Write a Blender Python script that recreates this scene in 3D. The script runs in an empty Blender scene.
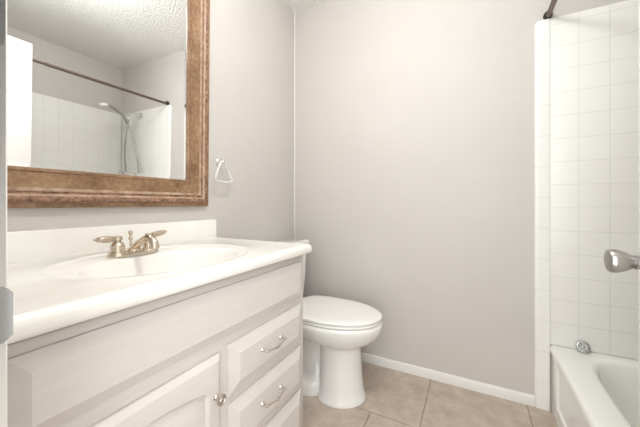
import bpy, bmesh, math, random
from mathutils import Vector, Matrix
PI = math.pi
random.seed(4)
S = bpy.context.scene
COL = S.collection

# ---------------------------------------------------------------- camera, world, lights, exposure
CX, CZ = 1.156, 1.021
cam_d = bpy.data.cameras.new('camera'); cam = bpy.data.objects.new('camera', cam_d); COL.objects.link(cam)
cam.location = (CX, 0.0, CZ); cam.rotation_euler = (PI/2, 0, math.radians(27.7))
cam_d.sensor_width = 36; cam_d.lens = 290/640*36; cam_d.shift_y = -10/640; cam_d.clip_start = 0.02
S.camera = cam
W = bpy.data.worlds.new('World'); S.world = W; W.use_nodes = True
bgn = W.node_tree.nodes['Background']; bgn.inputs[0].default_value = (.968, .986, .992, 1); bgn.inputs[1].default_value = 1.1

def area(name, loc, rot, sx, sy, energy, col):
    l = bpy.data.lights.new(name, 'AREA'); l.shape = 'RECTANGLE'; l.size = sx; l.size_y = sy; l.energy = energy; l.color = col
    o = bpy.data.objects.new(name, l); COL.objects.link(o); o.location = loc; o.rotation_euler = rot
    return o
# added fill lights without fixtures: one in the doorway, one below the ceiling
area('doorway_fill', (1.12, -0.30, 1.20), (PI/2, 0, 0), 0.72, 1.8, 8.5, (.968, .986, .992))
lp_ = bpy.data.lights.new('ceiling_fill', 'POINT'); lp_.energy = 16.0; lp_.color = (.972, .986, .99); lp_.shadow_soft_size = .10
lo_ = bpy.data.objects.new('ceiling_fill', lp_); COL.objects.link(lo_); lo_.location = (.88, .70, 2.24)
S.view_settings.view_transform = 'Standard'; S.view_settings.look = 'None'
S.view_settings.exposure = 0.56; S.view_settings.gamma = 1.0; S.view_settings.use_curve_mapping = False

# ---------------------------------------------------------------- material helpers
def srgb(r, g, b):
    f = lambda c: (c/255/12.92) if c/255 <= .04045 else ((c/255+.055)/1.055)**2.4
    return (f(r), f(g), f(b), 1)
class NT:
    def __init__(s, name):
        s.m = bpy.data.materials.new(name); s.m.use_nodes = True
        s.t = s.m.node_tree; s.b = s.t.nodes['Principled BSDF']
    def n(s, typ, **kw):
        nd = s.t.nodes.new(typ)
        for k, v in kw.items():
            if k in nd.inputs: nd.inputs[k].default_value = v
            else: setattr(nd, k, v)
        return nd
    def l(s, a, b): s.t.links.new(a, b)
def mat(name, col, rough=.5, metal=0., **kw):
    k = NT(name); k.b.inputs['Base Color'].default_value = col
    k.b.inputs['Roughness'].default_value = rough; k.b.inputs['Metallic'].default_value = metal
    for a, v in kw.items(): k.b.inputs[a].default_value = v
    return k
def noise_bump(k, scale, strength, dist=.002, detail=2, coords='Position'):
    g = k.n('ShaderNodeNewGeometry'); nz = k.n('ShaderNodeTexNoise', Scale=scale, Detail=detail)
    bp = k.n('ShaderNodeBump', Strength=strength, Distance=dist)
    k.l(g.outputs['Position'], nz.inputs['Vector']); k.l(nz.outputs[0], bp.inputs['Height']); k.l(bp.outputs[0], k.b.inputs['Normal'])
    return g, nz, bp
def colour_var(k, c0, c1, scale, detail=4, stretch=(1, 1, 1)):
    g = k.n('ShaderNodeNewGeometry'); mp = k.n('ShaderNodeMapping'); mp.inputs['Scale'].default_value = stretch
    nz = k.n('ShaderNodeTexNoise', Scale=scale, Detail=detail); r = k.n('ShaderNodeValToRGB')
    r.color_ramp.elements[0].color = c0; r.color_ramp.elements[1].color = c1
    r.color_ramp.elements[0].position = .3; r.color_ramp.elements[1].position = .7
    k.l(g.outputs['Position'], mp.inputs['Vector']); k.l(mp.outputs[0], nz.inputs['Vector']); k.l(nz.outputs[0], r.inputs[0])
    k.l(r.outputs[0], k.b.inputs['Base Color'])
    return nz, r

# walls: greige eggshell paint with orange-peel texture
kw_ = mat('greige_wall_paint', srgb(208, 203, 198), .58, **{'Specular IOR Level': .25}); noise_bump(kw_, 120, .12, .004); colour_var(kw_, srgb(206, 201, 196), srgb(209, 204, 199), 3)
M_WALL = kw_.m
# popcorn ceiling
kc = mat('popcorn_ceiling', srgb(243, 242, 238), .9)
g = kc.n('ShaderNodeNewGeometry'); vo = kc.n('ShaderNodeTexVoronoi', Scale=75); nz = kc.n('ShaderNodeTexNoise', Scale=140, Detail=3)
ad = kc.n('ShaderNodeMath', operation='SUBTRACT'); bp = kc.n('ShaderNodeBump', Strength=.6, Distance=.010)
kc.l(g.outputs['Position'], vo.inputs['Vector']); kc.l(g.outputs['Position'], nz.inputs['Vector'])
kc.l(nz.outputs[0], ad.inputs[0]); kc.l(vo.outputs['Distance'], ad.inputs[1]); kc.l(ad.outputs[0], bp.inputs['Height']); kc.l(bp.outputs[0], kc.b.inputs['Normal'])
M_CEIL = kc.m

def grid_material(name, axes, off, bw, bh, mortar, c1, c2, cm, rough, bump, brick_off=0.0, cvar=None, spec=.5, varscale=9):
    """tiles laid out in world metres on two axes"""
    k = mat(name, c1, rough); k.b.inputs['Specular IOR Level'].default_value = spec
    g = k.n('ShaderNodeNewGeometry'); sp = k.n('ShaderNodeSeparateXYZ'); k.l(g.outputs['Position'], sp.inputs[0])
    cb = k.n('ShaderNodeCombineXYZ')
    for i, a in enumerate(axes):
        m = k.n('ShaderNodeMath', operation='SUBTRACT'); m.inputs[1].default_value = off[i] - 20*(bw if i == 0 else bh)
        k.l(sp.outputs[a], m.inputs[0]); k.l(m.outputs[0], cb.inputs[i])
    br = k.n('ShaderNodeTexBrick'); br.offset = brick_off; br.offset_frequency = 2; br.squash = 1
    br.inputs['Scale'].default_value = 1; br.inputs['Brick Width'].default_value = bw; br.inputs['Row Height'].default_value = bh
    br.inputs['Mortar Size'].default_value = mortar; br.inputs['Mortar Smooth'].default_value = .3
    br.inputs['Color1'].default_value = c1; br.inputs['Color2'].default_value = c2; br.inputs['Mortar'].default_value = cm; br.inputs['Bias'].default_value = 0
    k.l(cb.outputs[0], br.inputs['Vector'])
    src = br.outputs['Color']
    if cvar:
        nz = k.n('ShaderNodeTexNoise', Scale=varscale, Detail=8, Roughness=.65); k.l(g.outputs['Position'], nz.inputs['Vector'])
        rp = k.n('ShaderNodeValToRGB'); rp.color_ramp.elements[0].position = .36; rp.color_ramp.elements[1].position = .66
        rp.color_ramp.elements[0].color = cvar[0]; rp.color_ramp.elements[1].color = cvar[1]; k.l(nz.outputs[0], rp.inputs[0])
        mx = k.n('ShaderNodeMix', data_type='RGBA', blend_type='MULTIPLY'); mx.inputs[0].default_value = 1
        k.l(src, mx.inputs[6]); k.l(rp.outputs[0], mx.inputs[7]); src = mx.outputs[2]
    k.l(src, k.b.inputs['Base Color'])
    inv = k.n('ShaderNodeMath', operation='SUBTRACT'); inv.inputs[0].default_value = 1; k.l(br.outputs['Fac'], inv.inputs[1])
    bp = k.n('ShaderNodeBump', Strength=bump, Distance=.002); k.l(inv.outputs[0], bp.inputs['Height']); k.l(bp.outputs[0], k.b.inputs['Normal'])
    return k.m
TW = srgb(244, 243, 239); TG = srgb(226, 226, 219)
TX, TZ = 1.496, .327
M_TILE_B = grid_material('white_tile_end_wall', ('X', 'Z'), (TX, TZ), .1085, .1122, .0016, TW, srgb(242, 241, 236), TG, .3, .35)
M_TILE_R = grid_material('white_tile_long_wall', ('Y', 'Z'), (1.79, TZ), .1085, .1122, .0016, TW, srgb(242, 241, 236), TG, .3, .35)
M_BULL = grid_material('white_bullnose_tile', ('X', 'Z'), (1.2, .44), 3.0, .1525, .0014, TW, TW, TG, .3, .35)
M_FLOOR = grid_material('beige_floor_tile', ('X', 'Y'), (.944+.2285, 1.371), .457, .457, .0035, srgb(206, 194, 183), srgb(202, 189, 177), srgb(164, 151, 138), .35, .6,
                        brick_off=.5, cvar=(srgb(226, 220, 213), srgb(255, 252, 248)), spec=.4, varscale=14)
k = mat('white_satin_trim', srgb(236, 233, 229), .35); noise_bump(k, 60, .05); M_TRIM = k.m
k = mat('white_door_paint', srgb(238, 236, 232), .4); noise_bump(k, 40, .03); M_DOOR = k.m
k = mat('white_brushed_cabinet_paint', srgb(224, 219, 212), .4); colour_var(k, srgb(217, 211, 206), srgb(222, 216, 211), 6, 6, (1, 1, 14)); noise_bump(k, 90, .08); M_CAB = k.m
k = mat('shadowed_toe_board', srgb(205, 198, 190), .6); noise_bump(k, 40, .1); M_TOE = k.m
k = mat('brown_under_top', srgb(122, 94, 76), .6); noise_bump(k, 60, .2); M_RAIL = k.m  # brown of the shadow-line rail, also on the overhang plate
k = mat('cultured_marble', srgb(244, 241, 235), .16); colour_var(k, srgb(240, 236, 229), srgb(246, 244, 240), 5, 5, (3, 1, 1)); M_TOP = k.m
k = mat('white_vitreous_china', srgb(240, 239, 236), .08); k.b.inputs['Coat Weight'].default_value = .3; colour_var(k, srgb(239, 238, 235), srgb(241, 240, 237), 2); M_CHINA = k.m
k = mat('white_seat_plastic', srgb(243, 242, 239), .2); noise_bump(k, 30, .01); M_SEAT = k.m
k = mat('white_tub_enamel', srgb(240, 241, 234), .12); colour_var(k, srgb(243, 243, 238), srgb(246, 246, 241), 3); M_TUB = k.m
k = mat('brushed_nickel', srgb(172, 170, 167), .28, 1.); noise_bump(k, 300, .03); M_NICK = k.m
k = mat('warm_nickel', srgb(216, 204, 188), .2, 1.); noise_bump(k, 300, .03); M_WNICK = k.m
k = mat('bone_lever', srgb(188, 170, 152), .3, .4); noise_bump(k, 200, .05); M_LEVER = k.m
k = mat('dull_strike_metal', srgb(112, 110, 106), .6, .2); noise_bump(k, 400, .03); M_STRIKE = k.m
k = mat('polished_nickel', srgb(208, 202, 194), .22, 1.); noise_bump(k, 300, .03); M_PNICK = k.m
k = mat('chrome', srgb(222, 222, 220), .08, 1.); noise_bump(k, 100, .01); M_CHR = k.m
k = mat('satin_chrome', srgb(172, 173, 170), .36, .8); noise_bump(k, 400, .03); M_SCHR = k.m
k = mat('bronze_rod', srgb(112, 98, 88), .35, .6); noise_bump(k, 120, .05); M_ROD = k.m
k = mat('black_rubber', srgb(38, 34, 32), .5); noise_bump(k, 100, .05); M_BLK = k.m
k = mat('clear_acrylic', (1, 1, 1, 1), .03, 0., **{'Transmission Weight': .6, 'IOR': 1.45}); noise_bump(k, 20, .02); M_ACR = k.m
k = mat('silvered_mirror', (.93, .935, .93, 1), .0, 1.)
nzg = k.n('ShaderNodeNewGeometry'); M_MIR = k.m
k = mat('caulk', srgb(232, 229, 224), .5); noise_bump(k, 50, .05); M_CAULK = k.m
# rustic brown picture-frame finish
k = mat('rustic_brown_wood', srgb(160, 118, 86), .42)
nz, r = colour_var(k, srgb(132, 102, 74), srgb(180, 150, 118), 9, 8, (1, 1, 1))
g = k.n('ShaderNodeNewGeometry'); n2 = k.n('ShaderNodeTexNoise', Scale=55, Detail=6, Roughness=.7); k.l(g.outputs['Position'], n2.inputs['Vector'])
r2 = k.n('ShaderNodeValToRGB'); r2.color_ramp.elements[0].position = .42; r2.color_ramp.elements[1].position = .62
r2.color_ramp.elements[0].color = srgb(222, 208, 196); r2.color_ramp.elements[1].color = (1, 1, 1, 1); k.l(n2.outputs[0], r2.inputs[0])
mx = k.n('ShaderNodeMix', data_type='RGBA', blend_type='MULTIPLY'); mx.inputs[0].default_value = 1
k.l(r.outputs[0], mx.inputs[6]); k.l(r2.outputs[0], mx.inputs[7]); k.l(mx.outputs[2], k.b.inputs['Base Color'])
bp = k.n('ShaderNodeBump', Strength=.25, Distance=.003); k.l(n2.outputs[0], bp.inputs['Height']); k.l(bp.outputs[0], k.b.inputs['Normal'])
M_FRAME = k.m
k = mat('dark_speckled_wood', srgb(130, 95, 72), .55); nz, r = colour_var(k, srgb(98, 68, 52), srgb(176, 138, 112), 70, 6); noise_bump(k, 110, .5, .004); M_FR_D = k.m
k = mat('pale_frame_ridge', srgb(196, 172, 148), .4); nz, r = colour_var(k, srgb(156, 126, 102), srgb(200, 176, 152), 30, 6); noise_bump(k, 110, .2, .002); M_FR_L = k.m  # paler brown for the ridge strips of the frame

# ---------------------------------------------------------------- geometry helpers (world coordinates)
def V(*a): return Vector(a)
def thing(name, label, cat, loc, group=None):
    o = bpy.data.objects.new(name, None); COL.objects.link(o); o.location = loc; o.empty_display_size = .05
    o['label'] = label; o['category'] = cat
    if group: o['group'] = group
    return o
def root_loc(o):
    while o.parent: o = o.parent
    return Vector(o.location)
def obj(name, bm, m, parent=None, angle=35, label=None, recalc=True):
    bmesh.ops.remove_doubles(bm, verts=bm.verts, dist=1e-6)
    if recalc: bmesh.ops.recalc_face_normals(bm, faces=bm.faces)
    if parent:
        rl = root_loc(parent)
        for v in bm.verts: v.co -= rl
    me = bpy.data.meshes.new(name); bm.to_mesh(me); bm.free()
    for p in me.polygons: p.use_smooth = True
    me.set_sharp_from_angle(angle=math.radians(angle))
    me.materials.append(m)
    o = bpy.data.objects.new(name, me); COL.objects.link(o)
    if parent: o.parent = parent
    if label: o['label'] = label
    return o
def struct(name, bm, m, parent=None, **kw):
    o = obj(name, bm, m, parent, **kw)
    if not parent: o['kind'] = 'structure'
    return o
def box(bm, x0, x1, y0, y1, z0, z1, bev=0, seg=2):
    r = bmesh.ops.create_cube(bm, size=1)
    vs = r['verts']
    for v in vs:
        v.co = V(x0 if v.co.x < 0 else x1, y0 if v.co.y < 0 else y1, z0 if v.co.z < 0 else z1)
    if bev:
        es = list({e for v in vs for e in v.link_edges})
        bmesh.ops.bevel(bm, geom=es, offset=bev, segments=seg, affect='EDGES', profile=.5)
    return bm
def B(): return bmesh.new()
def loft(bm, rings, cap0=True, cap1=True, closed=True):
    vr = [[bm.verts.new(p) for p in r] for r in rings]
    n = len(vr[0])
    for a, b in zip(vr, vr[1:]):
        for i in range(n if closed else n-1):
            j = (i+1) % n
            bm.faces.new((a[i], a[j], b[j], b[i]))
    if cap0: bm.faces.new(vr[0][::-1])
    if cap1: bm.faces.new(vr[-1])
    return vr
def tube(bm, pts, r, n=14, caps=True):
    pts = [Vector(p) for p in pts]; rs = r if isinstance(r, (list, tuple)) else [r]*len(pts)
    t0 = (pts[1]-pts[0]).normalized(); up = V(0, 0, 1) if abs(t0.z) < .9 else V(1, 0, 0)
    u = t0.cross(up).normalized(); rings = []
    for i, p in enumerate(pts):
        t = (pts[min(i+1, len(pts)-1)]-pts[max(i-1, 0)]).normalized()
        u = (u-t*u.dot(t)).normalized(); w = t.cross(u)
        rings.append([p+(u*math.cos(a)+w*math.sin(a))*rs[i] for a in (2*PI*k/n for k in range(n))])
    loft(bm, rings, caps, caps)
def spline(pts, n=8):
    pts = [Vector(p) for p in pts]; out = []
    P = [pts[0]*2-pts[1]]+pts+[pts[-1]*2-pts[-2]]
    for i in range(1, len(P)-2):
        for k in range(n):
            t = k/n; a, b, c, d = P[i-1:i+3]
            out.append(.5*((2*b)+(c-a)*t+(2*a-5*b+4*c-d)*t*t+(3*b-a-3*c+d)*t**3))
    out.append(pts[-1]); return out
def lathe(bm, prof, origin, axis, n=28, sx=1., sy=1.):
    """prof: list of (radius, height along axis)"""
    ax = Vector(axis).normalized(); up = V(0, 0, 1) if abs(ax.z) < .9 else V(1, 0, 0)
    u = ax.cross(up).normalized(); w = ax.cross(u); o = Vector(origin)
    rings = [[o+ax*h+(u*math.cos(a)*sx+w*math.sin(a)*sy)*max(r, 1e-4) for a in (2*PI*k/n for k in range(n))] for r, h in prof]
    loft(bm, rings, True, True)

# ---------------------------------------------------------------- room shell
XR, YB, YF, H = 2.27, 1.80, .105, 2.42
struct('floor', box(B(), -.15, XR+.15, -.6, YB+.15, -.1, 0), M_FLOOR)
struct('ceiling', box(B(), -.15, XR+.15, -.02, YB+.15, H, H+.1), M_CEIL)
struct('wall_left', box(B(), -.12, 0, -.02, YB+.12, 0, H), M_WALL)
struct('wall_back', box(B(), 0, XR, YB, YB+.12, 0, H), M_WALL)
struct('wall_right', box(B(), XR, XR+.12, -.02, YB+.12, 0, H), M_WALL)
JX0, JX1 = .77, 1.480                  # doorway between the jambs
bm = B(); box(bm, 0, JX0-.018, -.02, YF-.004, 0, H); box(bm, JX0-.018, JX1+.018, -.02, YF-.004, 2.06, H)
box(bm, JX1+.018, XR, -.02, YF-.004, 0, H); box(bm, JX1+.07, XR, YF-.004, .27, 0, H)
struct('wall_front', bm, M_WALL)
# door frame with strike plate
bm = B(); box(bm, JX0-.018, JX0, -.02, YF, 0, 2.06, .002); box(bm, JX1, JX1+.018, -.02, YF, 0, 2.06, .002); box(bm, JX0, JX1, -.02, YF, 2.042, 2.06, .002)
fr = struct('trim_1', bm, M_TRIM)
bm = B()
pl = [V(JX0+.0006, y, 0) for y in (.060, YF-.006)] + [V(JX0+.0006+.0045*(1-math.cos(a)), YF-.006+.0085*math.sin(a), 0) for a in (0.35, .7, 1.0, 1.3)]
def prof_z(y, z, s): return z
hz = .0265
rings = []
for p in pl:
    t = max(0, (p.y-(YF-.006))/.0085); h = hz*(1-.28*t*t)
    rings.append([V(p.x-.0008, p.y, .918-h), V(p.x+.0008, p.y, .918-h), V(p.x+.0008, p.y, .918+h), V(p.x-.0008, p.y, .918+h)])
loft(bm, rings)
sp_ = obj('strike_plate', bm, M_STRIKE, fr, label='satin metal strike plate with a curved lip')
# open door at the right
DX0, DX1 = 1.450, 1.475
bm = B(); box(bm, DX0, DX1, YF+.004, .810, .012, 2.035, .0025)
dr = struct('door_1', bm, M_DOOR)
kb = B(); ky, kz = .754, .911
lathe(kb, [(.0, .0), (.0325, 0), (.033, .004), (.029, .009), (.016, .012), (.0115, .014), (.0115, .020), (.0135, .022), (.0135, .0245),
           (.0115, .026), (.0138, .031), (.0182, .039), (.0213, .048), (.0225, .055), (.0223, .0585), (.0203, .062), (.0155, .0635), (0, .064)], (DX0, ky, kz), (-1, 0, 0), 36)
obj('door_knob', kb, M_NICK, dr, label='brushed nickel door knob')
bm = B(); box(bm, DX0+.004, DX1-.004, .810, .8112, kz-.028, kz+.028)
obj('latch_plate', bm, M_SCHR, dr)
# baseboard and corner caulk
bm = B(); loft(bm, [[V(x, YB-.012, .0003), V(x, YB-.012, .042), V(x, YB-.009, .049), V(x, YB-.004, .052), V(x, YB, .052), V(x, YB, 0)] for x in (.012, 1.4335)])
struct('baseboard_back', bm, M_TRIM)
bm = B(); loft(bm, [[V(.012, y, 0), V(.012, y, .042), V(.009, y, .049), V(.004, y, .052), V(0, y, .052), V(0, y, 0)] for y in (1.05, YB-.001)])
struct('baseboard_left', bm, M_TRIM)
bm = B(); loft(bm, [[V(.0005, YB-.006, z), V(.006, YB-.0005, z), V(.0005, YB-.0005, z)] for z in (.052, H)])
struct('trim_2', bm, M_CAULK)

# ---------------------------------------------------------------- tiled tub surround
ZT = 1.932
ts = thing('tile_panel', 'white square tile panel on the wall at the far end of the bathtub', 'tile panel', (1.88, YB-.0005, .329))
bm = B(); box(bm, 1.493, XR-.0115, YB-.010, YB-.0003, .3275, ZT, .002); obj('tile_field', bm, M_TILE_B, ts)
t2 = thing('tile_panel', 'white square tile panel on the long side wall seen in the mirror', 'tile panel', (XR-.0005, 1.03, .329))
bm = B(); box(bm, XR-.010, XR-.0003, .282, YB-.0105, .3275, ZT, .002); obj('tile_field', bm, M_TILE_R, t2)
def strip_outline(ins):
    x0, x1, z1, r = 1.434+ins, 1.4925, ZT+.002-ins, .022
    return [(x1, .0005), (x1, z1)]+[(x0+r-r*math.sin(a), z1-r+r*math.cos(a)) for a in [PI/2*i/6 for i in range(7)]]+[(x0, .0005)]
bm = B()
loft(bm, [[V(x, y, z) for x, z in strip_outline(i)] for i, y in ((0, YB-.0003), (0, YB-.006), (.0015, YB-.010), (.005, YB-.0135), (.010, YB-.0150), (.016, YB-.0150))])
obj('bullnose_edge', bm, M_BULL, ts, label='column of narrow rounded edge tiles')

# ---------------------------------------------------------------- bathtub
tb = thing('bathtub', 'white alcove bathtub with wide flat rim and panelled apron', 'bathtub', (1.88, 1.03, 0))
X0, X1, Y0, Y1, RZ = 1.493, XR-.011, .282, YB-.011, .327
cx, cy = 1.90, 1.04
N = 144
cang = sorted(set([2*PI*i/N for i in range(N)]+[math.atan2(y-cy, x-cx) % (2*PI) for x in (X0, X1) for y in (Y0, Y1)]))
def rect_pt(a, x0, x1, y0, y1, cx, cy):
    c, s = math.cos(a), math.sin(a); t = 1e9
    if c > 1e-9: t = min(t, (x1-cx)/c)
    if c < -1e-9: t = min(t, (x0-cx)/c)
    if s > 1e-9: t = min(t, (y1-cy)/s)
    if s < -1e-9: t = min(t, (y0-cy)/s)
    return cx+c*t, cy+s*t
def sup_pt(a, ax, ay, n, cx, cy):
    c, s = math.cos(a), math.sin(a); t = (abs(c/ax)**n+abs(s/ay)**n)**(-1/n)
    return cx+c*t, cy+s*t
def srect(ins, z):
    out = []
    for a in cang:
        x, y = rect_pt(a, X0, X1, Y0, Y1, cx, cy)
        x = max(x, X0+ins); out.append(V(x, y, z))
    return out
def sbas(ax, ay, n, z, oy=0): return [V(*sup_pt(a, ax, ay, n, cx, cy+oy), z) for a in cang]
bm = B()
rings = [srect(.006, RZ-.035), srect(0, RZ-.030), srect(0, RZ-.014), srect(.003, RZ-.006), srect(.009, RZ-.001), srect(.016, RZ),
         sbas(.318, .712, 7, RZ), sbas(.308, .702, 7, RZ-.002), sbas(.299, .694, 7, RZ-.008), sbas(.293, .688, 6.5, RZ-.02), sbas(.278, .66, 6, RZ-.12),
         sbas(.262, .63, 5, RZ-.22), sbas(.24, .60, 4.5, RZ-.262), sbas(.19, .54, 4, RZ-.278), sbas(.08, .3, 3, RZ-.282)]
loft(bm, rings, False, True)
obj('tub_shell', bm, M_TUB, tb, angle=50)
# apron: sloped skirt with a recessed panel
bm = B()
def apron_x(z): return 1.499+.004*(1-z/RZ)
def al(y0, y1, z0, z1, dx): return [V(apron_x(z0)+dx, y0, z0), V(apron_x(z0)+dx, y1, z0), V(apron_x(z1)+dx, y1, z1), V(apron_x(z1)+dx, y0, z1)]
loft(bm, [al(Y0, Y1, .001, RZ-.03, .03), al(Y0, Y1, .001, RZ-.03, 0), al(Y0+.09, Y1-.09, .07, RZ-.035, 0), al(Y0+.1, Y1-.1, .078, RZ-.037, .010)], True, True)
obj('apron', bm, M_TUB, tb, angle=20)
# round drain cover leaning on the rim against the tile
dc = thing('drain_cover', 'round chrome drain cover resting on the tub rim against the tile', 'drain cover', (1.617, 1.765, RZ))
ax = V(-.15, -.80, .58).normalized(); oc = V(1.615, 1.772, RZ+.023)
bm = B(); lathe(bm, [(0, -.004), (.024, -.004), (.0265, -.001), (.0265, .002), (.024, .005), (.019, .006), (.017, .004), (0, .003)], oc, ax, 32)
obj('rim_ring', bm, M_SCHR, dc)
bm = B()
up = ax.cross(V(0, 0, 1)).normalized(); w = ax.cross(up)
lathe(bm, [(0, .004), (.007, .003), (.007, .006), (.004, .0075), (0, .008)], oc, ax, 18)
for i in range(6):
    a = PI*i/3; d = up*math.cos(a)+w*math.sin(a); tube(bm, [oc+ax*.0055+d*.006, oc+ax*.0055+d*.017], .0015, 8)
obj('cross_bars', bm, M_SCHR, dc)

# ---------------------------------------------------------------- curtain rod, hand shower, shower taps
rd = thing('shower_curtain_rod', 'bronze shower curtain rod spanning above the bathtub edge', 'curtain rod', (1.487, 1.0, 1.945))
bm = B(); tube(bm, [(1.487, .106+.012, 1.945), (1.487, .9, 1.945)], .0095, 20); tube(bm, [(1.487, .88, 1.945), (1.487, YB-.02, 1.945)], .0115, 20); obj('tube', bm, M_ROD, rd)
for y, s in ((YB-.0005, -1), (.1015, 1)):
    bm = B(); lathe(bm, [(0, 0), (.0185, 0), (.0185, .010), (.0165, .022), (.0145, .026), (0, .026)], (1.487, y-(.0 if s < 0 else 0), 1.951 if s < 0 else 1.945), (0, s, 0), 24); obj('end_cap', bm, M_BLK, rd, label='black rubber end cap')
sh = thing('hand_shower', 'chrome hand shower with looping hose on the tub end wall', 'shower', (1.90, YB-.01, 1.80))
sx = 1.91
bm = B(); lathe(bm, [(0, 0), (.034, 0), (.032, .006), (.02, .012), (0, .013)], (sx, YB-.0102, 1.875), (0, -1, 0), 28); obj('wall_flange', bm, M_CHR, sh)
bm = B(); tube(bm, spline([(sx, YB-.02, 1.875), (sx, YB-.07, 1.88), (sx, YB-.11, 1.855), (sx, YB-.13, 1.825)]), .0105, 16); obj('shower_arm', bm, M_CHR, sh)
bm = B(); tube(bm, [(sx, YB-.122, 1.842), (sx, YB-.14, 1.80)], .019, 20); tube(bm, [(sx, YB-.13, 1.825), (sx-.005, YB-.175, 1.83)], [.017, .014], 18); obj('bracket', bm, M_CHR, sh)
bm = B(); tube(bm, spline([(sx, YB-.135, 1.765), (sx-.004, YB-.18, 1.83), (sx-.005, YB-.25, 1.875), (sx-.006, YB-.30, 1.893), (sx-.006, YB-.33, 1.896)]), .014, 16); obj('wand_handle', bm, M_SCHR, sh)
bm = B(); lathe(bm, [(0, .012), (.02, .012), (.036, .002), (.038, -.012), (.034, -.018), (0, -.019)], (sx-.006, YB-.355, 1.895), (0, -.25, 1), 28); obj('spray_head', bm, M_CHINA, sh, label='white spray head')
bm = B()
hp = spline([(sx, YB-.135, 1.765), (sx+.0, YB-.15, 1.68), (sx+.03, YB-.145, 1.5), (sx+.055, YB-.12, 1.3), (sx+.06, YB-.10, 1.12), (sx+.02, YB-.08, 1.02), (sx-.06, YB-.07, 1.02),
             (sx-.10, YB-.07, 1.14), (sx-.085, YB-.08, 1.35), (sx-.05, YB-.10, 1.55), (sx-.015, YB-.13, 1.72), (sx-.003, YB-.14, 1.80)], 10)
tube(bm, hp, .0075, 12); obj('hose', bm, M_SCHR, sh)
tp = thing('shower_taps', 'pair of chrome shower tap handles under the hand shower', 'taps', (2.0, YB-.01, 1.23))
for x in (1.93, 2.08):
    bm = B(); lathe(bm, [(0, 0), (.032, 0), (.030, .008), (.014, .014), (.013, .034), (0, .035)], (x, YB-.0102, 1.225), (0, -1, 0), 24); e = obj('escutcheon', bm, M_CHR, tp)
    bm = B(); lathe(bm, [(0, .034), (.02, .034), (.026, .042), (.026, .06), (.021, .068), (0, .07)], (x, YB-.0102, 1.225), (0, -1, 0), 8); obj('tap_handle', bm, M_CHR, e)
bm = B(); tube(bm, spline([(1.90, YB-.011, .62), (1.90, YB-.08, .62), (1.90, YB-.12, .60), (1.90, YB-.135, .575)]), [.024]*25, 18); t_ = thing('tub_spout', 'chrome tub filler spout on the tile above the bathtub', 'spout', (1.90, YB-.01, .62)); obj('spout_body', bm, M_CHR, t_)
bm = B(); tube(bm, [(1.90, YB-.1, .635), (1.90, YB-.1, .665)], [.005, .007], 12); obj('diverter_pull', bm, M_CHR, t_)

# ---------------------------------------------------------------- vanity cabinet
vc = thing('vanity_cabinet', 'white painted vanity cabinet with one arched door and three drawers', 'vanity', (.27, .57, 0))
FX, VY0, VY1, VZ = .535, .108, 1.031, .8165
bm = B()
box(bm, .003, FX-.02, VY0, VY0+.016, .10, VZ, .001); box(bm, .003, FX-.02, VY1-.016, VY1-.001, .10, VZ, .001); box(bm, .003, .009, VY0+.016, VY1-.016, .10, VZ); box(bm, .009, FX-.02, VY0+.016, VY1-.016, .10, .116)
box(bm, FX-.02, FX, VY0, VY1, .10, .807, .0015); box(bm, .003, FX-.075, VY0+.001, VY1-.002, .0005, .10)
obj('body', bm, M_CAB, vc)
bm = B(); box(bm, FX-.020, FX-.006, VY0, VY1-.001, .8075, .8165); obj('shadow_line_rail', bm, M_RAIL, vc, label='brown rail added as a shadow line under the vanity top')  # recessed strip coloured dark as the shadow line below the countertop
def rect_loop(y0, y1, z0, z1, x, i=0): return [V(x, y0+i, z0+i), V(x, y1-i, z0+i), V(x, y1-i, z1-i), V(x, y0+i, z1-i)]
def front(y0, y1, z0, z1, bw, dx=.019, edge=.005):
    bm = B()
    loft(bm, [rect_loop(y0, y1, z0, z1, FX+.0005), rect_loop(y0, y1, z0, z1, FX+edge), rect_loop(y0, y1, z0, z1, FX+dx-.0012, bw-.0006), rect_loop(y0, y1, z0, z1, FX+dx, bw+.002)])
    return bm
obj('false_front', front(.163, 1.010, .648, .787, .025), M_CAB, vc, angle=12)
def pull(y, z, par):
    bm = B(); x = FX+.019; h = .050
    for s in (-1, 1):
        lathe(bm, [(0, 0), (.0075, 0), (.0065, .003), (.0035, .006), (.0035, .016), (.005, .018), (.005, .0215), (.003, .024), (0, .0245)], (x, y+s*h, z), (1, 0, 0), 16)
    pts = spline([(x+.019, y-h-.006, z+.001), (x+.019, y-h, z), (x+.0225, y-h*.6, z-.003), (x+.025, y-.012, z-.005), (x+.026, y, z-.0055), (x+.025, y+.012, z-.005), (x+.0225, y+h*.6, z-.003), (x+.019, y+h, z), (x+.019, y+h+.006, z+.001)], 6)
    n = len(pts); rs = [.0026+.0022*math.exp(-((i/(n-1)-.5)/.10)**2)+.0012*math.exp(-((i/(n-1)-.12)/.04)**2)+.0012*math.exp(-((i/(n-1)-.88)/.04)**2) for i in range(n)]
    tube(bm, pts, rs, 12); obj('handle', bm, M_PNICK, par, label='nickel bail pull')
for z0, z1 in ((.467, .618), (.287, .446), (.112, .270)):
    d = obj('drawer', front(.609, 1.006, z0, z1, .033), M_CAB, vc, angle=12); pull(.796, (z0+z1)/2+.004, d)
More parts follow.
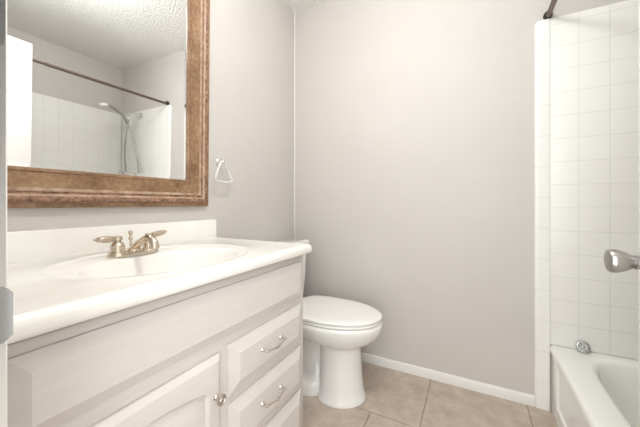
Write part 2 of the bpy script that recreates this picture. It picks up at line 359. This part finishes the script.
# arched door
DY0, DY1, DZ0, DZ1 = .156, .576, .112, .612
yc = (DY0+DY1)/2
def arch_loop(x, i):
    st = .045+i; y0, y1, zb, zs, zp = DY0+st, DY1-st, DZ0+.05+i, DZ1-.088-i, DZ1-.055-i
    pts = [V(x, y0, zb), V(x, y1, zb), V(x, y1, zs)]
    M = 20
    for k in range(1, M):
        t = k/M; y = y1+(y0-y1)*t; pts.append(V(x, y, zs+.006+(zp-zs-.006)*math.sin(PI*t)**.8))
    pts.append(V(x, y0, zs)); return pts
def outer_loop(x, i):
    y0, y1, z0, z1 = DY0+i, DY1-i, DZ0+i, DZ1-i
    return [V(x, y0, z0), V(x, y1, z0)]+[V(x, y1+(y0-y1)*k/20, z1) for k in range(0, 21)]
bm = B()
loft(bm, [outer_loop(FX+.0005, 0), outer_loop(FX+.007, 0), outer_loop(FX+.0185, .013), outer_loop(FX+.0195, .016), arch_loop(FX+.0195, 0), arch_loop(FX+.017, .002), arch_loop(FX+.012, .006), arch_loop(FX+.0105, .008)], True, True)
cd = obj('door', bm, M_CAB, vc, angle=20)
bm = B(); loft(bm, [arch_loop(FX+.0107, .0085), arch_loop(FX+.0135, .012), arch_loop(FX+.0185, .036), arch_loop(FX+.019, .038)], False, True)
obj('raised_panel', bm, M_CAB, cd, angle=20)
bm = B(); lathe(bm, [(0, 0), (.008, 0), (.0075, .003), (.005, .006), (.005, .012), (.009, .015), (.0135, .0185), (.0145, .0215), (.0135, .0245), (.0105, .025), (.0095, .0235), (.0078, .0235), (.0055, .026), (0, .027)], (FX+.0195, .551, .508), (1, 0, 0), 28)
obj('knob', bm, M_PNICK, cd, label='round ringed nickel knob')

# ---------------------------------------------------------------- vanity top with moulded basin
vt = thing('sink_countertop', 'white cultured marble countertop with moulded oval basin', 'countertop', (.285, .575, .818))
CX0, CX1, CY0, CY1, CT, CB = .0005, .570, .1065, 1.045, .854, .8175
bx, by = .305, .578
N = 120
cang2 = sorted(set([2*PI*i/N for i in range(N)]+[math.atan2(y-by, x-bx) % (2*PI) for x in (CX0, CX1) for y in (CY0, CY1)]))
def crect(i, z):
    out = []
    for a in cang2:
        x, y = rect_pt(a, CX0, CX1, CY0, CY1, bx, by); x = min(x, CX1-i); y = min(y, CY1-i); out.append(V(x, y, z))
    return out
def ell(ax, ay, z, ox=0, n=2.0): return [V(*sup_pt(a, ax, ay, n, bx, by), z)+V(ox, 0, 0) for a in cang2]
bm = B()
rings = [crect(.02, CB), crect(.006, CB), crect(.0015, CB+.004), crect(0, CB+.010), crect(0, CT-.014), crect(.0025, CT-.006), crect(.008, CT-.001), crect(.015, CT+.0005), crect(.024, CT-.0002),
         ell(.240, .294, CT), ell(.236, .289, CT+.0012), ell(.231, .284, CT+.0012), ell(.226, .278, CT-.001), ell(.218, .268, CT-.0025)]
loft(bm, rings, False, False)
obj('countertop', bm, M_TOP, vt, angle=60)
bm = B(); box(bm, FX-.004, CX1-.010, CY0+.001, CY1-.010, CB-.0012, CB+.004); obj('underside', bm, M_RAIL, vt, label='brown plate under the overhang')  # thin brown plate set below the front overhang
bm = B()
ox = .028
rings = [ell(.218, .268, CT-.0025), ell(.17, .235, CT-.004, ox), ell(.163, .229, CT-.006, ox), ell(.156, .223, CT-.013, ox), ell(.147, .212, CT-.035, ox), ell(.128, .188, CT-.075, ox), ell(.098, .145, CT-.105, ox*.8), ell(.06, .09, CT-.122, ox*.5), ell(.024, .024, CT-.130, 0), ell(.02, .02, CT-.132, 0)]
loft(bm, rings, False, True)
obj('basin', bm, M_TOP, vt, angle=60)
bm = B(); lathe(bm, [(.0, .0), (.022, 0), (.0225, .002), (.018, .0035), (.012, .002), (.011, .006), (0, .007)], (bx, by, CT-.1318), (0, 0, 1), 24); obj('drain', bm, M_CHR, vt)
bm = B(); loft(bm, [[V(.0005, y, CT), V(.022, y, CT), V(.021, y, .936), V(.0185, y, .9405), V(.014, y, .942), V(.0005, y, .942)] for y in (CY0, 1.044)])
obj('backsplash', bm, M_TOP, vt)

# ---------------------------------------------------------------- faucet
fy, fx, fz = .572, .150, CT-.0018
fc = thing('faucet', 'nickel two-handle faucet with bone coloured levers behind the basin', 'faucet', (fx, fy, fz))
bm = B()
def stad(hl, r, z):
    out = []
    for s, a0 in ((1, 0), (-1, PI)):
        for k in range(13):
            a = a0+PI*k/12; out.append(V(fx+r*math.cos(a), fy+s*hl+r*math.sin(a), z))
    return out
loft(bm, [stad(.052, .028, fz-.001), stad(.052, .0285, fz+.004), stad(.052, .026, fz+.009), stad(.051, .021, fz+.0115)])
obj('base_plate', bm, M_WNICK, fc)
for s, d in ((-1, V(.0, -1, .06)), (1, V(.02, 1, .16))):
    c = (fx, fy+s*.051, fz+.009)
    bm = B(); lathe(bm, [(0, 0), (.026, 0), (.0255, .004), (.021, .007), (.0195, .012), (.0205, .020), (.0195, .028), (.015, .034), (.0105, .037), (.0105, .040), (.0135, .043), (.0135, .051), (.009, .055), (0, .056)], c, (0, 0, 1), 26)
    hd = obj('handle', bm, M_WNICK, fc)
    d = d.normalized(); o = V(*c)+V(0, 0, .046)
    bm = B(); L = [(0, .004), (.0065, .004), (.0065, .011), (.0095, .013), (.0095, .016), (.0075, .018), (.0098, .021), (.0104, .025), (.0098, .028), (.0106, .032), (.0100, .036), (.0104, .040), (.0094, .044), (.0092, .049), (.0078, .053), (.0085, .055), (.006, .059), (.0038, .061), (.0042, .063), (.003, .066), (0, .067)]
    lathe(bm, L, o, d, 18); obj('lever', bm, M_LEVER, hd, label='bone coloured lever grip')
bm = B()
sp = spline([(fx-.004, fy, fz+.008), (fx+.010, fy, fz+.026), (fx+.040, fy, fz+.044), (fx+.070, fy, fz+.056), (fx+.094, fy, fz+.055), (fx+.108, fy, fz+.042), (fx+.111, fy, fz+.026)], 6)
n = len(sp); tube(bm, sp, [.016-.0055*math.sin(min(1, i/(n*.5))*PI/2)+.0045*max(0, (i/(n-1)-.6)/.4) for i in range(n)], 20)
lathe(bm, [(0, 0), (.022, 0), (.021, .006), (.016, .012), (0, .016)], (fx, fy, fz+.009), (0, 0, 1), 24)
obj('spout', bm, M_WNICK, fc)
bm = B(); lathe(bm, [(0, 0), (.008, 0), (.007, .006), (.0035, .010), (.003, .034), (.0065, .038), (.0065, .041), (.0045, .046), (.0035, .052), (.0065, .057), (.0075, .062), (.005, .067), (0, .068)], (fx-.016, fy-.002, fz+.010), (0, 0, 1), 18)
obj('lift_rod', bm, M_WNICK, fc)

# ---------------------------------------------------------------- framed mirror (hangs leaning very slightly forward)
MY0, MY1, MZ0, MZ1 = .125, .998, 1.008, 2.12
mr = thing('framed_mirror', 'large wall mirror in wide brown distressed wood frame', 'mirror', (.0025, (MY0+MY1)/2, MZ0))
FW = .120
# (distance in from the outer edge, height off the wall, finish of the strip that follows)
prof = [(0, .0, 0), (0, .014, 0), (.002, .017, 0), (.015, .018, 1), (.017, .0235, 1), (.022, .029, 1), (.029, .031, 1), (.036, .029, 2), (.0385, .0275, 2), (.041, .023, 1), (.046, .0195, 1), (.050, .0225, 2),
        (.054, .0235, 2), (.060, .022, 0), (.070, .0185, 0), (.084, .0165, 0), (.098, .0165, 0), (.105, .018, 1), (.107, .015, 1), (.109, .0175, 0), (.116, .0165, 0), (.119, .014, 0), (FW, .004, 0), (.06, .0005, 0)]
bm = B(); ring4 = []
for (y, z, sy, sz) in ((MY0, MZ0, 1, 1), (MY1, MZ0, -1, 1), (MY1, MZ1, -1, -1), (MY0, MZ1, 1, -1)):
    ring4.append([bm.verts.new((.0025+h, y+sy*w_, z+sz*w_)) for w_, h, q in prof])
n = len(prof)
for a in range(4):
    for b in range(n):
        f = bm.faces.new((ring4[a][b], ring4[a][(b+1) % n], ring4[(a+1) % 4][(b+1) % n], ring4[(a+1) % 4][b])); f.material_index = prof[b][2]
fo = obj('frame', bm, M_FRAME, mr, angle=30, label='brown distressed wood frame'); fo.data.materials.append(M_FR_D); fo.data.materials.append(M_FR_L)
bm = B(); i0 = FW-.003
gl = lambda i, x: [V(x, MY0+i0+i, MZ0+i0+i), V(x, MY1-i0-i, MZ0+i0+i), V(x, MY1-i0-i, MZ1-i0-i), V(x, MY0+i0+i, MZ1-i0-i)]
loft(bm, [gl(0, .006), gl(0, .0102), gl(.014, .0095)], True, True)
obj('mirror_glass', bm, M_MIR, mr, angle=1)
mr.rotation_euler = (0, math.radians(.7), 0)

# ---------------------------------------------------------------- towel ring
tr = thing('towel_ring', 'small chrome towel ring with clear acrylic loop beside the mirror', 'towel ring', (.0005, 1.075, 1.235))
bm = B(); lathe(bm, [(0, 0), (.016, 0), (.016, .004), (.010, .009), (.008, .020), (.0095, .030), (.0095, .040), (.006, .044), (0, .045)], (.0005, 1.075, 1.235), (1, 0, 0), 24)
obj('mount', bm, M_CHR, tr)
bm = B(); q = .036
lp = spline([(q, 1.066, 1.238), (q+.002, 1.040, 1.19), (q+.006, 1.022, 1.15), (q+.008, 1.030, 1.133), (q+.008, 1.075, 1.128), (q+.008, 1.120, 1.133), (q+.006, 1.128, 1.15), (q+.002, 1.110, 1.19), (q, 1.084, 1.238)], 6)
tube(bm, lp+[lp[0]], .0062, 12, False); obj('ring', bm, M_ACR, tr, label='clear acrylic ring')

# ---------------------------------------------------------------- toilet
TY = 1.455
tl = thing('toilet', 'white two-piece toilet with closed elongated seat', 'toilet', (.38, TY, 0))
def egg(xb, xf, hw, z, nb=3.2, n=48, frac=.44, oy=0):
    xc = xb+(xf-xb)*frac; out = []
    for k in range(n):
        a = 2*PI*k/n; c, s = math.cos(a), math.sin(a)
        e = 2.0 if c >= 0 else nb; L = (xf-xc) if c >= 0 else (xc-xb)
        t = (abs(c/L)**e+abs(s/hw)**e)**(-1/e) if True else 0
        out.append(V(xc+c*t, TY+oy+s*t, z))
    return out
bm = B()
# bowl and front column
loft(bm, [egg(.408, .662, .128, .0005, 2.4, oy=-.014), egg(.408, .662, .128, .010, 2.4, oy=-.014), egg(.414, .654, .121, .020, 2.4, oy=-.014), egg(.417, .648, .115, .06, 2.4, oy=-.012), egg(.418, .640, .107, .14, 2.4, oy=-.01), egg(.418, .633, .099, .22, 2.4, oy=-.008), egg(.414, .632, .097, .260, 2.5, oy=-.006), egg(.404, .640, .102, .275, 2.5, oy=-.004),
          egg(.36, .668, .126, .287, 2.7), egg(.30, .700, .154, .307, 3), egg(.255, .724, .173, .332, 3.2), egg(.23, .740, .186, .360, 3.4), egg(.225, .747, .192, .386, 3.5), egg(.225, .747, .191, .399, 3.5), egg(.232, .738, .183, .4045, 3.5)])
# trapway and rear foot
loft(bm, [egg(.06, .48, .134, .0005, 4, oy=-.014), egg(.06, .48, .134, .052, 4, oy=-.014), egg(.07, .48, .112, .070, 4, oy=-.012), egg(.07, .46, .085, .10, 4), egg(.06, .46, .088, .24, 4), egg(.05, .46, .11, .32, 4), egg(.03, .46, .15, .375, 4), egg(.03, .46, .16, .398, 4)])
obj('bowl', bm, M_CHINA, tl, angle=60)
for s in (-1, 1):
    bm = B(); lathe(bm, [(0, .05), (.013, .05), (.013, .058), (.010, .066), (.005, .070), (0, .071)], (.30, TY+s*.112-.012, .008), (0, 0, 1), 16); obj('bolt_cap', bm, M_SEAT, tl)
def slab(xb, xf, hw, z0, z1, r):
    bm = B()
    loft(bm, [egg(xb+r, xf-r, hw-r, z0, 3.6), egg(xb+r*.3, xf-r*.3, hw-r*.3, z0+r*.35, 3.6), egg(xb, xf, hw, z0+r, 3.6), egg(xb, xf, hw, z1-r, 3.6), egg(xb+r*.3, xf-r*.3, hw-r*.3, z1-r*.3, 3.6), egg(xb+r*1.2, xf-r*1.2, hw-r*1.2, z1+.0002, 3.6), egg(xb+.05, xf-.05, hw-.05, z1+.003, 3.4)])
    return bm
obj('seat', slab(.232, .744, .188, .407, .421, .005), M_SEAT, tl, angle=60)
obj('seat_lid', slab(.222, .746, .190, .423, .439, .006), M_SEAT, tl, angle=60)
for s in (-1, 1):
    bm = B(); box(bm, .205, .232, TY+s*.075-.022, TY+s*.075+.022, .4, .436, .006, 3); obj('hinge', bm, M_SEAT, tl)
def rr(x0, x1, hw, z, r=.035, n=6):
    out = []
    for (cx_, cy_, a0) in ((x1-r, TY+hw-r, 0), (x0+r*.4, TY+hw-r*.4, PI/2), (x0+r*.4, TY-hw+r*.4, PI), (x1-r, TY-hw+r, 1.5*PI)):
        q = r if cx_ > (x0+x1)/2 else r*.4
        for k in range(n+1):
            a = a0+PI/2*k/n; out.append(V(cx_+q*math.cos(a), cy_+q*math.sin(a), z))
    return out
bm = B(); loft(bm, [rr(.03, .165, .19, .399), rr(.02, .178, .205, .42), rr(.016, .185, .214, .55), rr(.014, .190, .220, .744)]); obj('tank', bm, M_CHINA, tl, angle=50)
bm = B(); loft(bm, [rr(.012, .199, .230, .7445), rr(.010, .204, .236, .752), rr(.010, .205, .237, .770), rr(.013, .201, .233, .778), rr(.020, .194, .226, .781)]); obj('tank_lid', bm, M_CHINA, tl, angle=50)
bm = B(); lathe(bm, [(0, 0), (.012, 0), (.012, .006), (.006, .009), (.006, .016), (0, .017)], (.189, TY-.15, .70), (1, 0, 0), 16); tube(bm, [(.200, TY-.155, .70), (.203, TY-.085, .692)], [.005, .0075], 12); obj('flush_lever', bm, M_CHR, tl)
